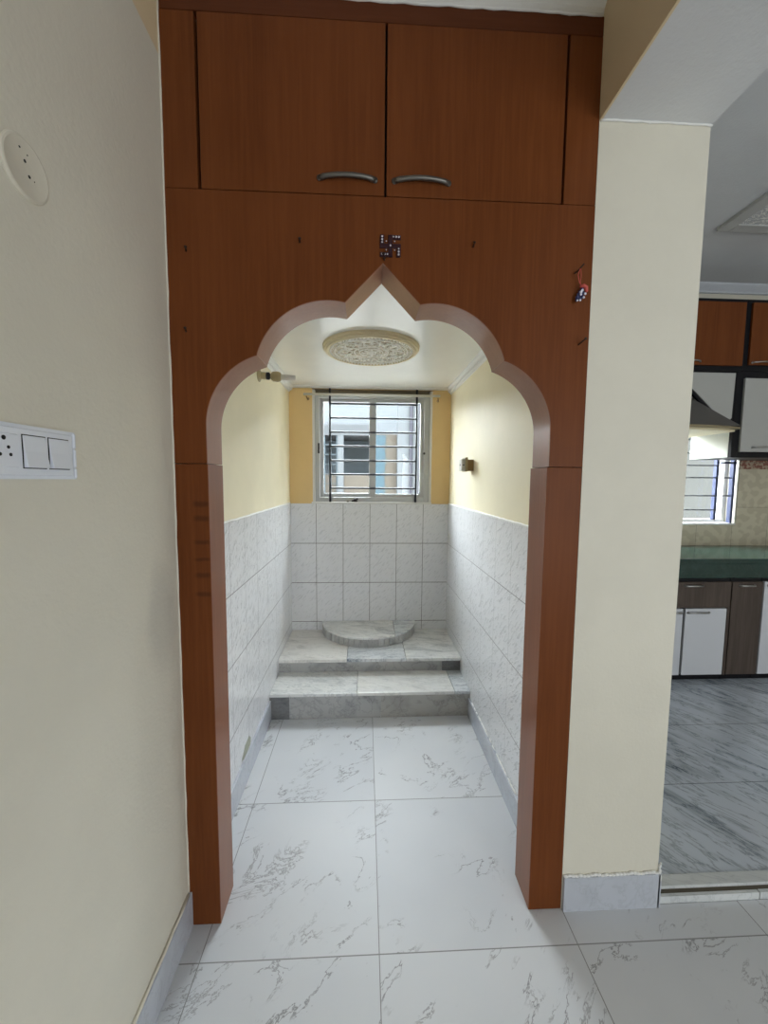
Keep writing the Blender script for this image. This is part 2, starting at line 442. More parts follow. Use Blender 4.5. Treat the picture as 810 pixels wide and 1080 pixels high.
struct('trim_tile_chip', B().prism([(.66, .172), (.60, .168), (.545, .13), (.57, .119), (.675, .119), (.68, .15)], 'x', XL-.002, XL+.0015), paint('bare_cement', (.36, .37, .30), .8, .5))

# ------------------------------------------------------------------ steps and half-round plinth
t = thing('marble_step', 'lower marble step with grey riser at the floor of the alcove', 'step', (0, Y1, 0))
obj('step_core', B().box(XL+.001, XR-.001, Y1+.016, YB-.002, -.01, Z1-.02), m_riser, t)
obj('riser_slab', B().box(XL+.001, .049, Y1+.004, Y1+.018, .001, Z1-.019, .0008), m_riser, t)
obj('riser_slab', B().box(.051, XR-.001, Y1+.004, Y1+.018, .001, Z1-.019, .0008), marble('grey_riser_marble_brown', (.44, .43, .40), (.2, .19, .18), .15, 4, .3, amount=.8, stretch=1.3, axis=1), t)
obj('riser_end_piece', B().box(XL+.001, -.482, Y1+.0025, Y1+.006, .001, Z1-.019, .0006), m_riser_d, t)
obj('tread_slab', B().box(XL+.001, -.092, Y1-.004, Y2+.035, Z1-.020, Z1, .004), m_step, t)
obj('tread_slab', B().box(-.090, .484, Y1-.004, Y2+.035, Z1-.020, Z1, .004), marble('warm_step_marble', (.80, .79, .76), (.33, .33, .33), .25, 3.2, .16, amount=.5, stretch=3), t)
obj('tread_slab', B().box(.486, XR-.001, Y1-.004, Y2+.035, Z1-.020, Z1, .004), m_step_b, t)
t = thing('marble_step', 'upper marble step and platform carrying the half-round plinth', 'step', (0, Y2, Z1))
obj('step_core', B().box(XL+.001, XR-.001, Y2+.036, YB-.002, Z1-.0005, Z2-.022), m_riser, t)
obj('riser_slab', B().box(XL+.001, .455, Y2+.026, Y2+.038, Z1+.0005, Z2-.021, .0008), m_riser, t)
obj('riser_slab', B().box(.457, XR-.001, Y2+.022, Y2+.038, Z1+.0005, Z2-.021, .0008), m_riser_d, t)
obj('tread_slab', B().box(XL+.001, -.162, Y2, YB-.001, Z2-.022, Z2, .004), marble('warm_platform_marble', (.76, .74, .70), (.33, .32, .31), .2, 5, .16, amount=.6, stretch=3), t)
obj('tread_slab', B().box(-.160, .218, Y2, YB-.001, Z2-.022, Z2, .004), m_step_b, t)
obj('tread_slab', B().box(.220, XR-.001, Y2, YB-.001, Z2-.022, Z2, .004), m_step, t)

t = thing('half_round_plinth', 'half-round white marble plinth on the upper step against the tiled wall', 'plinth', (-.017, YB-.16, Z2))
cx, R1, D1 = -.017, .352, .335
def half(r, d, n=40, x0=-1, x1=1):
    return [(cx + r*math.cos(PI + PI*i/n), YB-.001 + d*math.sin(PI + PI*i/n)) for i in range(n+1)]
obj('plinth_core', B().prism(half(R1-.006, D1-.006), 'z', Z2+.0003, Z2+.056), m_riser, t)
full = half(R1, D1, 60)
left = [p for p in full if p[0] <= .165] ; yy = left[-1][1]
left = left + [(.165, YB-.001)]; right = [(.167, YB-.001), (.167, yy)] + [p for p in full if p[0] > .167]
obj('top_slab', B().prism(left, 'z', Z2+.054, Z2+.067, .001), m_step, t)
obj('top_slab', B().prism(right, 'z', Z2+.054, Z2+.067, .001), m_step_b, t)
b = B()
ns = 27
for i in range(ns):
    a0 = PI + PI*i/ns + .010; a1 = PI + PI*(i+1)/ns - .010
    q = [(cx+(R1-.002)*math.cos(a0), YB-.002+(D1-.002)*math.sin(a0)), (cx+(R1-.002)*math.cos(a1), YB-.002+(D1-.002)*math.sin(a1)),
         (cx+(R1-.010)*math.cos(a1), YB-.002+(D1-.010)*math.sin(a1)), (cx+(R1-.010)*math.cos(a0), YB-.002+(D1-.010)*math.sin(a0))]
    b.prism(q, 'z', Z2+.0005, Z2+.0545)
obj('edge_band', b, marble('plinth_edge_marble', (.46, .46, .45), (.20, .20, .20), .3, 12, .3, amount=.7, stretch=1), t)

# ------------------------------------------------------------------ wooden arch
DL, ZJ, ZH = .114, 1.435, 2.1675
arch = thing('wooden_archway', 'red-brown laminate archway with scalloped pointed opening around the alcove', 'archway', (0, .057, 0))
def arch_profile():
    R = []
    for i in range(25):                       # lower lobe
        a = math.radians(1.4 + (72.4-1.4)*i/24)
        R.append((.288+.208*math.cos(a), 1.540+.208*math.sin(a)))
    c2 = (.150, 1.681); r2 = .2105
    for i in range(25):                       # upper lobe
        a = math.radians(16.5 + (101.5-16.5)*i/24)
        R.append((c2[0]+r2*math.cos(a), c2[1]+r2*math.sin(a)))
    R.append((.106, 1.887)); R.append((0, 1.995))
    return R
rp = arch_profile()
lp = [(-x, z) for x, z in reversed(rp[:-1])]
poly = [(-.5885, ZJ+.001), (-.5885, ZH-.001), (.5965, ZH-.001), (.5965, ZJ+.001), (.496, ZJ+.001)] + rp + lp + [(-.496, ZJ+.001)]
hd = obj('header_panel', B().prism(poly, 'y', 0, DL), m_wood, arch)
for p in hd.data.polygons: p.use_smooth = True
hd.data.set_sharp_from_angle(angle=.35)
m_lining = wood('sheen_tinted_laminate', (.30, .135, .075), (.25, .105, .055), .34, spec=.6)  # lining strip; window sheen is mixed into its paler colour
def offs(pts, d):
    out = []
    for i, p_ in enumerate(pts):
        a_ = Vector(pts[max(i-1, 0)]); b_ = Vector(pts[min(i+1, len(pts)-1)]); t_ = (b_-a_).normalized()
        out.append((p_[0]-t_.y*d, p_[1]+t_.x*d))
    return out
prof = [(.496, ZJ+.001)] + rp + lp + [(-.496, ZJ+.001)]
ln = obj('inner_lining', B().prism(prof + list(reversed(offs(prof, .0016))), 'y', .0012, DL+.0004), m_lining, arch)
ln.data.polygons.foreach_set('use_smooth', [True]*len(ln.data.polygons)); ln.data.set_sharp_from_angle(angle=.35)
obj('post', B().box(-.5885, -.4945, 0, DL, .001, ZJ-.0008, .0012, 1), m_woodpost, arch)
obj('post', B().box(.4905, .5965, 0, DL, .001, ZJ-.0008, .0012, 1), m_wood, arch)
m_lining2 = wood('post_inner_laminate', (.235, .085, .036), (.19, .064, .025), .34, spec=.45)  # post lining, a weaker share of that sheen in the colour
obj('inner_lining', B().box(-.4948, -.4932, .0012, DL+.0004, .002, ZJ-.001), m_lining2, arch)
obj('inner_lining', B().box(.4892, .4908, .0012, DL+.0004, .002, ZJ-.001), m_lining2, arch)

cab = thing('overhead_cabinet', 'red-brown two-door storage cabinet above the archway', 'cabinet', (0, .25, ZH))
obj('carcass', B().box(-.586, .594, .022, .50, ZH+.003, 2.645), m_slit, cab)
obj('top_rail', B().box(-.588, .5965, 0, .022, 2.603, 2.652, .001, 1), wood('red_brown_laminate_rail', (.115, .036, .0145), (.085, .024, .008), .38, axis='x'), cab)
obj('side_panel', B().box(-.588, -.4985, 0, .022, ZH+.001, 2.6015, .001, 1), m_wood, cab)
obj('side_panel', B().box(.505, .5965, 0, .022, ZH+.001, 2.6015, .001, 1), m_wood, cab)
m_pewter = simple('antique_pewter', (.17, .16, .145), .42, .9)
def pull(x0, x1, y, z, parent, mat=m_pewter, h=.013, r=.0062):
    b = B(); pts = []; rs = []
    for i in range(13):
        u = i/12; s_ = math.sin(PI*u)**.45
        pts.append((x0+(x1-x0)*u, y - h*s_, z + .003*math.sin(PI*u))); rs.append(r*(1.25 if i in (0, 12) else (1.0 if 1 < i < 11 else 1.1)))
    b.tube(pts, rs, 8)
    b.lathe((x0, y, z), (0, -1, 0), [(.0075, 0), (.0075, .004), (0, .005)], 12); b.lathe((x1, y, z), (0, -1, 0), [(.0075, 0), (.0075, .004), (0, .005)], 12)
    return obj('handle', b, mat, parent)
d1 = obj('door', B().box(-.4895, .0015, -.001, .019, ZH+.0015, 2.6005, .001, 1), m_wood, cab)
pull(-.174, -.024, -.001, 2.207, d1)
d2 = obj('door', B().box(.0075, .4975, -.001, .019, ZH+.0015, 2.6005, .001, 1), m_wood, cab)
pull(.029, .178, -.001, 2.207, d2)

# auspicious ornament
e = thing('auspicious_ornament', 'small maroon and silver auspicious ornament fixed above the arch point', 'ornament', (.019, -.002, 2.015))
ex, ez, u = .0195, 2.038, .0115
arms = [(-.5, .5, -2.5, 2.5), (-2.5, 2.5, -.5, .5), (.5, 2.5, 1.5, 2.5), (1.5, 2.5, -2.5, -.5), (-2.5, -.5, -2.5, -1.5), (-2.5, -1.5, .5, 2.5)]
b = B()
for k, (a0, a1, c0, c1) in enumerate(arms): b.box(ex+a0*u, ex+a1*u, -.0045-.0001*k, 0, ez+c0*u, ez+c1*u, .0008, 1)
obj('base', b, m_maroon, e)
b = B()
for sx, sz, dx, dz in ((2.0, 2.0, -1, 0), (2.0, -2.0, 0, 1), (-2.0, -2.0, 1, 0), (-2.0, 2.0, 0, -1)):
    for k in range(3): b.blob((ex+(sx+dx*k*.65)*u, -.006, ez+(sz+dz*k*.65)*u), .0036 if k < 2 else .0028, (1, .6, 1))
b.blob((ex, -.006, ez), .003)
for sx, sz in ((1, 1), (1, -1), (-1, 1), (-1, -1)): b.blob((ex+sx*1.0*u, -.005, ez+sz*1.0*u), .0022)
obj('stones', b, m_stone, e)

# nails and hooks in the header
def nail(x, z, label, l=.014, tilt=(0, 0), r=.0019):
    b = B(); h = Vector((x+tilt[0], -l, z+tilt[1]))
    b.tube([(x, .003, z), h], r, 6); b.lathe(h, (h-Vector((x, 0, z))), [(0, 0), (r*2.1, 0), (r*2.1, .0015), (0, .0015)], 8)
    tag(obj('nail', b, m_rust), label, 'nail', None)
nail(-.5357, 2.0068, 'nail high in the left end of the arch header', .013, (.005, .004))
nail(-.5426, 1.795, 'nail in the left end of the header beside the arch curve', .013, (.004, .006))
nail(-.2297, 2.0396, 'nail in the header to the left of the silver ornament', .012, (.002, .004))
nail(.2517, 2.0439, 'nail in the header to the right of the silver ornament', .012, (0, .006))
nail(.0005, 2.011, 'upper of the two nails just above the arch point', .008, (0, .003), .0022)
nail(.003, 2.001, 'lower of the two nails just above the arch point', .006, (0, .002), .0018)
nail(.566, 1.786, 'bent nail low in the right end of the header', .022, (.009, .011))
b = B().tube([(.546, .003, 1.984), (.548, -.012, 1.984), (.553, -.020, 1.990), (.560, -.022, 1.999)], .002, 6)
tag(obj('hook', b, m_rust), 'small bent hook holding the blue bead charm on the header', 'hook')
ch = thing('hanging_charm', 'red thread charm with navy and white beads hanging from hook', 'charm', (.562, -.012, 1.90))
obj('thread', B().tube([(.552, -.019, 1.990), (.549, -.014, 1.972), (.555, -.012, 1.955), (.561, -.012, 1.942)], .0011, 5).tube([(.553, -.02, 1.990), (.557, -.016, 1.97), (.557, -.013, 1.955), (.562, -.012, 1.942)], .0008, 5), m_red, ch)
obj('red_knot', B().tube([(.556, -.014, 1.941), (.565, -.016, 1.944), (.573, -.016, 1.939), (.576, -.014, 1.930), (.572, -.012, 1.926)], [.003, .005, .0055, .004, .002], 7), m_red, ch)
b = B()
for x, z, r in ((.563, 1.935, .006), (.558, 1.928, .0065), (.555, 1.921, .007), (.561, 1.921, .007), (.551, 1.913, .007), (.558, 1.911, .0065), (.565, 1.915, .006), (.549, 1.906, .005), (.567, 1.927, .005)):
    b.blob((x, -.012, z), r, (1, .9, 1))
obj('navy_beads', b, m_navy, ch)
b = B()
for x, z, r in ((.561, 1.930, .0042), (.557, 1.925, .0046), (.5575, 1.919, .004), (.570, 1.921, .004), (.566, 1.911, .0038), (.556, 1.903, .0036), (.548, 1.902, .003)):
    b.blob((x, -.018, z), r, (1, .8, 1))
obj('white_beads', b, m_white, ch)

# ------------------------------------------------------------------ alcove window
w = bpy.data.objects.new('window_1', None); COL.objects.link(w); w.location = (.005, YB+.03, WZ0); w['kind'] = 'structure'
def frame(b, x0, x1, z0, z1, y0, y1, l, r, bt, tp, bev=.002):
    b.box(x0, x0+l, y0, y1, z0, z1, bev, 1); b.box(x1-r, x1, y0, y1, z0, z1, bev, 1)
    b.box(x0+l, x1-r, y0, y1, z0, z0+bt, bev, 1); b.box(x0+l, x1-r, y0, y1, z1-tp, z1, bev, 1); return b
obj('window_frame', frame(B(), -.418, .428, 1.226, 2.012, YB+.012, YB+.075, .032, .040, .036, .022), m_alu, w)
obj('window_sill', B().box(WX0-.008, WX1+.004, YB-.004, YB+.10, ZT-.004, 1.228, .002, 1), m_aluw, w)
obj('head_board', B().box(WX0, WX1, YB+.05, YB+.10, 2.012, 2.057), simple('weathered_head_board', (.20, .17, .12), .7), w)
s1 = obj('sash', frame(B(), -.388, .028, 1.258, 1.992, YB+.046, YB+.066, .028, .046, .034, .026), m_alu, w)
s2 = obj('sash', frame(B(), -.020, .394, 1.258, 1.992, YB+.022, YB+.042, .050, .034, .030, .030), m_alu, w)
obj('glass_pane', B().box(-.362, -.016, YB+.054, YB+.058, 1.29, 1.968), m_glass, s1)
obj('glass_pane', B().box(.028, .362, YB+.030, YB+.034, 1.286, 1.964), m_glass, s2)
obj('latch', B().box(-.397, -.385, YB+.004, YB+.014, 1.585, 1.660, .002, 1).blob((-.391, YB+.002, 1.607), .008), m_black, w)
obj('latch', B().blob((.390, YB+.012, 1.592), .010, (1, .6, 1)), m_black, w)
g = B().tube([(-.308, YB+.004, 1.226), (-.308, YB+.004, 2.056)], .0075, 8).tube([(.329, YB+.004, 1.226), (.329, YB+.004, 2.056)], .0075, 8)
gr = obj('grille', g, m_iron, w)
for z in (1.945, 1.843, 1.741, 1.638, 1.533, 1.432, 1.330):
    obj('grille_bar', B().tube([(-.308, YB+.004, z), (.329, YB+.004, z)], .0070, 8), m_iron, gr)
# white reveal strip at both sides of the frame
obj('reveal', B().box(WX0, -.419, YB+.004, YB+.118, WZ0+.01, 2.045), m_aluw, w)
obj('reveal', B().box(.429, WX1, YB+.004, YB+.118, WZ0+.01, 2.045), m_aluw, w)

rod = thing('curtain_rod', 'thin cream curtain rod fixed across the top of the alcove window', 'curtain rod', (0, YB-.05, 1.99))
obj('rod', B().tube([(-.49, YB-.05, 1.9985), (.49, YB-.05, 2.0005)], .0085, 12), m_rod, rod)
for x in (-.463, .483):
    obj('bracket', B().tube([(x, YB+.004, 1.975), (x, YB-.03, 1.965), (x-.008, YB-.05, 1.985)], .004, 8).blob((x, YB-.002, 1.975), .009, (1, .4, 1.2)), m_brown, rod)
f = thing('dark_trinket', 'small dark crumpled trinket with a thin stalk on the window ledge', 'trinket', (-.135, YB+.0, 1.228))
b = B()
for x, z, r, sc in ((-.122, 1.244, .013, (1.5, .8, .9)), (-.108, 1.251, .009, (1.3, .8, 1)), (-.137, 1.238, .010, (1.2, .8, .9)), (-.118, 1.233, .008, (2.2, 1, .7)), (-.146, 1.233, .006, (1, 1, .8))):
    b.blob((x, YB-.002+.008, z), r, sc, 1)
obj('body', b, simple('burnt_brown', (.035, .028, .025), .7), f)
obj('stalk', B().tube([(-.135, YB+.006, 1.24), (-.150, YB+.004, 1.262), (-.172, YB+.002, 1.288)], .0018, 5), m_bulb, f)
tag(obj('pebble', B().blob((-.177, YB+.003, 1.2318), .006, (1.8, 1, .8)), m_rust), 'tiny dark pebble lying left of the trinket on the window ledge', 'pebble')

# ------------------------------------------------------------------ alcove fittings
lh = thing('lamp_holder', 'aged cream lamp holder with tubular bulb on the left alcove wall', 'wall lamp', (-.60, .97, 1.922))
D = Vector((1, 0, -.06)); o0 = Vector((-.604, .97, 1.930))
obj('mount_plate', B().lathe(o0, D, [(0, 0), (.033, 0), (.033, .006), (.022, .012), (.018, .014), (0, .014)], 20), m_holder, lh)
obj('socket', B().lathe(o0, D, [(.016, .010), (.018, .014), (.018, .040), (.015, .042), (0, .042)], 20), m_holder, lh)
obj('collar', B().lathe(o0, D, [(.0, .040), (.019, .042), (.019, .056), (.012, .060), (.012, .066), (0, .066)], 20), m_black, lh)
obj('bulb_cap', B().lathe(o0, D, [(0, .062), (.016, .064), (.025, .076), (.026, .100), (.022, .112), (.014, .118), (0, .118)], 20), m_holder, lh)
obj('bulb_tube', B().lathe(o0, D, [(0, .112), (.0145, .114), (.0145, .185), (.011, .190), (0, .191)], 20), m_bulb, lh)
sk = thing('wall_point', 'small grey electrical point on a brown block, right alcove wall', 'electrical point', (.57, 1.16, 1.45))
obj('mount_block', B().box(.546, .584, 1.125, 1.195, 1.450, 1.516, .002), m_brown, sk)
obj('mount_plate', B().box(.533, .547, 1.118, 1.202, 1.446, 1.528, .002), m_holder, sk)
fp = obj('face_plate', B().box(.512, .534, 1.124, 1.196, 1.450, 1.520, .004), simple('grey_white_plastic', (.55, .54, .50), .4), sk)
obj('socket_hole', B().lathe((.5115, 1.16, 1.485), (-1, 0, 0), [(.006, 0), (.006, .001), (0, .001)], 12), m_hole, fp)
obj('socket_hole', B().lathe((.523, 1.1235, 1.484), (0, -1, 0), [(.004, 0), (.004, .001), (0, .001)], 12), m_hole, fp)

md = thing('ceiling_medallion', 'round plaster medallion with floral relief on the alcove ceiling', 'ceiling medallion', (-.02, .92, ZA-.028))
mc = (-.02, .92, ZA)
shade(obj('rim', B().lathe(mc, (0, 0, -1), [(.246, 0), (.246, .010), (.240, .012), (.238, .020), (.230, .021), (.227, .026), (.218, .027), (.215, .022), (.21, .020), (.21, 0)], 72), m_medrim, md))
obj('relief_disc', B().lathe(mc, (0, 0, -1), [(.213, .0), (.213, .019), (.20, .0215), (.085, .0215), (.083, .024), (.0, .024)], 72), m_med, md)
b = B()
for k in range(72): b.blob((mc[0]+.207*math.cos(2*PI*k/72), mc[1]+.207*math.sin(2*PI*k/72), ZA-.023), .0055, sub=1)
def ring(r, rr, z, n=40): return [(mc[0]+r*math.cos(2*PI*k/n), mc[1]+r*math.sin(2*PI*k/n), z) for k in range(n+1)]
for r, rr in ((.186, .003), (.086, .004), (.060, .003), (.022, .004)): b.tube(ring(r, rr, ZA-.024), rr, 6, False)
for k in range(8):
    a = 2*PI*k/8
    for s_ in (-1, 1):
        pts = []
        for j in range(15):
            q = j/14; rad = .095+.075*q; th = a + s_*(.05+.26*math.sin(PI*q)*(.9))
            pts.append((mc[0]+rad*math.cos(th), mc[1]+rad*math.sin(th), ZA-.025))
        b.tube(pts, [.0045*(1-.5*abs(2*j/14-1)) for j in range(15)], 6)
        for j in (4, 8, 11):
            q = j/14; rad = .095+.075*q; th = a + s_*(.05+.34*math.sin(PI*q))
            b.blob((mc[0]+rad*math.cos(th), mc[1]+rad*math.sin(th), ZA-.024), .008, (1, 1, .6))
    for rad, r in ((.125, .009), (.145, .007), (.165, .010)): b.blob((mc[0]+rad*math.cos(a), mc[1]+rad*math.sin(a), ZA-.024), r, (1, 1, .6))
    for rad, r in ((.042, .008), (.034, .006)): b.blob((mc[0]+rad*math.cos(a), mc[1]+rad*math.sin(a), ZA-.026), r, (1, 1, .6))
b.blob((mc[0], mc[1], ZA-.024), .014, (1, 1, .6), 2)
obj('relief_scrolls', b, simple('white_relief', (.95, .94, .90), .5), md)

# ------------------------------------------------------------------ left wall fittings
rp_ = thing('round_cover_plate', 'round cream cover plate with small holes high on the left wall', 'cover plate', (-.588, -.450, 1.83))
pc = (-.588, -.450, 1.879)
shade(obj('plate', B().lathe(pc, (1, 0, 0), [(0, -.002), (.0455, -.002), (.0455, .0022), (.0435, .0040), (.0405, .0046), (.039, .0040), (0, .0042)], 56), m_plate, rp_), .5)
b = B()
for dy, dz, r in ((-.012, .024, .0016), (.002, .022, .0011), (-.0035, .0095, .0024), (.0035, -.009, .0024), (.013, -.010, .0010)):
    b.lathe((-.5840, pc[1]+dy, pc[2]+dz), (1, 0, 0), [(r, 0), (r, .0006), (0, .0006)], 12)
obj('screw_holes', b, m_hole, rp_)
sb = thing('switchboard', 'white modular switchboard with two rocker switches on left wall', 'switchboard', (-.588, -.50, 1.39))
Y0s, Y1s, Z0s, Z1s = -.66, -.3870, 1.390, 1.4745
obj('cover_frame', B().box(-.589, -.583, Y0s+.004, Y1s-.002, Z0s+.003, Z1s-.003, .001, 1)
    .prism([(Y0s, Z0s), (Y1s, Z0s), (Y1s, Z1s), (Y0s, Z1s)], 'x', -.5885, -.5795, .0).box(-.5805, -.576, Y0s+.006, Y1s-.010, Z0s+.006, Z1s-.006, .002, 2), m_plastic, sb)
for k, (z0, z1) in enumerate(((1.392, 1.410), (1.4115, 1.444), (1.4455, 1.472))):
    obj('side_clip', B().box(-.582, -.5765, Y1s-.006, Y1s-.0005, z0, z1, .0015, 1), m_plastic, sb)
mo = obj('socket_module', B().box(-.5775, -.5745, -.560, -.5095, 1.408, 1.458, .001, 1), m_plastic, sb)
b = B()
for dy, dz, r in ((-.5345, 1.451, .0035), (-.5275, 1.4375, .0026), (-.5245, 1.4265, .0026), (-.5415, 1.4265, .0026)):
    b.lathe((-.5744, dy, dz), (1, 0, 0), [(r, 0), (r, .0004), (0, .0004)], 14)
obj('pin_holes', b, m_hole, mo)
for y0, y1 in ((-.5015, -.4590), (-.4515, -.4090)):
    obj('switch_recess', B().box(-.5763, -.5757, y0-.0015, y1+.0015, 1.4065, 1.4595), m_hole, sb)
    t_ = .0055
    b = B().prism([(-.5758, 1.408), (-.5758+.0005, 1.4335), (-.5758, 1.458), (-.5758+.0012, 1.458), (-.5758+.003, 1.4335), (-.5758+t_+.002, 1.408)], 'y', y0, y1, .0005)
    obj('rocker', b, m_plastic, sb)

# ------------------------------------------------------------------ kitchen
KY, CF = 1.88, 1.345
struct('wall_tiles_kitchen', B().box(.8, 4.4, KY-.008, KY+.002, .88, 1.06).box(2.955, 4.4, KY-.008, KY+.002, 1.06, 1.575), None or (lambda: (
    lambda m: (m.color(m.mix(m.maxi(m.every(m.z, .36, 1.196, .0016), m.every(m.x, .30, 2.925, .0014)),
        m.mix(m.math('MULTIPLY', m.math('GREATER_THAN', m.z, 1.503), 1.0),
            m.mix(m.ramp(m.noise(16, 1, .3, scl=(1, 1, 1.2)), .45, .55), (.50, .45, .33), (.58, .53, .40)),
            m.mix(m.ramp(m.noise(45, 2), .45, .6), (.22, .075, .05), (.42, .33, .24))), (.25, .22, .17))), m.m)[1])(M('beige_mosaic_tile', (.5, .45, .35), .35)))())
ct = thing('kitchen_worktop', 'dark green marble worktop with thick polished front edge', 'worktop', (2.4, 1.6, .75))
obj('worktop_slab', B().box(.85, 4.38, CF-.018, KY-.010, .852, .885, .003), m_green, ct)
obj('front_edge', B().box(.85, 4.38, CF-.012, CF+.03, .752, .8525, .003), m_green, ct)
m_bar = m_steel
def kpull(x0, x1, z, parent): pull(x0, x1, CF-.018, z, parent, m_steel, .022, .006)
# base units
def unit(name, label, x0, x1):
    t = thing(name, label, 'cabinet', ((x0+x1)/2, CF+.25, .03))
    obj('carcass', B().box(x0+.002, x1-.002, CF, KY-.012, .075, .748), m_black, t)
    obj('kick_plate', B().box(x0+.001, x1-.001, CF+.02, CF+.036, .031, .078), m_black, t)
    return t
t = unit('base_cabinet', 'kitchen base cabinet with dark wood drawer above two white doors', 1.78, 2.422)
f = obj('drawer', B().box(1.784, 2.4185, CF-.018, CF-.001, .552, .728, .001, 1), m_dkwood, t); kpull(2.09, 2.215, .703, f)
f = obj('door', B().box(1.80, 2.093, CF-.018, CF-.001, .082, .545, .001, 1), m_kdoor, t); kpull(2.00, 2.080, .518, f)
f = obj('door', B().box(2.110, 2.3985, CF-.018, CF-.001, .082, .545, .001, 1), m_kdoor, t); kpull(2.125, 2.275, .518, f)
obj('end_stile', B().box(2.402, 2.4195, CF-.018, CF-.001, .08, .549), m_dkwood, t)
t = unit('base_cabinet', 'narrow tall-fronted dark wood base cabinet under the green worktop', 2.424, 2.648)
f = obj('door', B().box(2.428, 2.644, CF-.018, CF-.001, .082, .728, .001, 1), m_dkwood, t); kpull(2.478, 2.582, .703, f)
t = unit('base_cabinet', 'white base cabinet at the right edge under the green worktop', 2.650, 3.25)
f = obj('door', B().box(2.654, 3.246, CF-.018, CF-.001, .082, .728, .001, 1), m_kdoor, t); kpull(2.675, 2.80, .703, f)
t = unit('base_cabinet', 'kitchen base cabinet hidden mostly behind the cream column', .9, 1.778)
obj('door', B().box(.904, 1.774, CF-.018, CF-.001, .082, .728, .001, 1), m_kdoor, t)
# wall units
UF = 1.53
def wunit(label, x0, x1, z0, z1):
    t = thing('wall_cabinet', label, 'cabinet', ((x0+x1)/2, UF+.17, z0))
    obj('carcass', B().box(x0, x1, UF, KY-.002, z0, z1, .001, 1), m_black, t); return t
def upull(x0, x1, z, parent): pull(x0, x1, UF-.016, z, parent, m_steel, .02, .005)
t = wunit('brown-fronted wall cabinet above the cooker hood', 2.0, 2.5745, 2.168, 2.648)
f = obj('door', B().box(2.06, 2.5515, UF-.016, UF-.0005, 2.20, 2.622, .001, 1), m_wood, t); upull(2.13, 2.245, 2.222, f)
t = wunit('brown-fronted wall cabinet above the grey-white one, right edge', 2.5755, 3.2, 2.168, 2.648)
f = obj('door', B().box(2.600, 3.1, UF-.016, UF-.0005, 2.208, 2.622, .001, 1), m_wood, t); upull(2.622, 2.78, 2.222, f)
t = wunit('light grey wall cabinet with black edging right of the hood', 2.535, 3.2, 1.572, 2.166)
obj('side_panel', B().box(2.531, 2.5345, UF+.022, KY-.004, 1.574, 2.164, .001, 1), simple('white_side_panel', (.80, .82, .74), .4), t)
f = obj('door', B().box(2.585, 3.15, UF-.016, UF-.0005, 1.612, 2.118, .001, 1), m_kgrey, t); upull(2.672, 2.83, 1.642, f)
t = thing('hood_surround', 'light grey panel with black edging cut around the cooker hood', 'panel', (2.4, UF, 1.8))
obj('edge_frame', B().prism([(2.12, 2.166), (2.12, 2.105), (2.425, 1.822), (2.534, 1.822), (2.534, 2.166)], 'y', UF+.002, UF+.02), m_black, t)
obj('panel', B().prism([(2.14, 2.152), (2.14, 2.110), (2.438, 1.836), (2.505, 1.836), (2.514, 1.845), (2.520, 2.152)], 'y', UF-.006, UF+.0015), m_kgrey, t)
# cooker hood
t = thing('cooker_hood', 'dark steel chimney hood with curved cream-lipped canopy', 'cooker hood', (2.0, 1.6, 1.73))
b = B(); hx = 2.03
bm = b.bm
def ringq(hw, yf, yb_, z): return [bm.verts.new(p) for p in ((hx-hw, yf, z), (hx+hw, yf, z), (hx+hw, yb_, z), (hx-hw, yb_, z))]
r0 = ringq(.44, 1.40, 1.87, 1.775); r1 = ringq(.41, 1.42, 1.87, 1.80); r2 = ringq(.13, 1.60, 1.87, 2.05); r3 = ringq(.12, 1.61, 1.87, 2.16)
for A_, B_ in ((r0, r1), (r1, r2), (r2, r3)):
    for k in range(4): bm.faces.new((A_[k], A_[(k+1) % 4], B_[(k+1) % 4], B_[k]))
bm.faces.new(r0); bm.faces.new(r3)
obj('hood_body', b, m_hood, t)
def arcp(hw, yf, sag, yb_): return [(hx-hw, yb_)] + [(hx+hw*(-1+2*i/20), yf + sag*(abs(-1+2*i/20)**2)) for i in range(21)] + [(hx+hw, yb_)]
obj('canopy_rim', B().prism(arcp(.475, 1.34, .10, 1.87), 'z', 1.757, 1.772, .002), simple('hood_rim_brass', (.35, .29, .18), .35, .5), t)
obj('canopy_underside', B().prism(arcp(.455, 1.36, .10, 1.86), 'z', 1.742, 1.7565, .003), m_hoodrim, t)
obj('hood_lamp', B().lathe((2.12, 1.47, 1.742), (0, 0, -1), [(0, 0), (.035, 0), (.032, .01), (0, .012)], 20), m_brown, t)
# kitchen window
w2 = bpy.data.objects.new('window_2', None); COL.objects.link(w2); w2.location = (2.5, KY+.05, 1.06); w2['kind'] = 'structure'
obj('window_frame', frame(B(), 2.0, 2.948, 1.06, 1.95, KY+.09, KY+.14, .03, .03, .03, .03), m_aluw, w2)
obj('window_frame_blue', B().box(2.905, 2.925, KY-.004, KY+.03, 1.066, 1.94, .001, 1).box(2.795, 2.815, KY+.03, KY+.06, 1.09, 1.94, .001, 1).box(2.80, 2.93, KY-.004, KY+.012, 1.545, 1.56), m_blueiron, w2)
obj('window_sill', B().box(2.0, 2.95, KY-.012, KY+.15, 1.052, 1.066, .002, 1), m_aluw, w2)
obj('glass_pane', B().box(2.03, 2.92, KY+.112, KY+.116, 1.09, 1.92), m_glass, w2)
gk = obj('grille', B().tube([(2.35, KY+.012, 1.066), (2.35, KY+.012, 1.94)], .005, 8), m_iron, w2)
for z in (1.172, 1.287, 1.432, 1.530, 1.628, 1.733, 1.83):
    obj('grille_bar', B().tube([(2.0, KY+.012, z), (2.80 if z in (1.172, 1.53) else 2.915, KY+.012, z)], .005, 6), m_iron, gk)
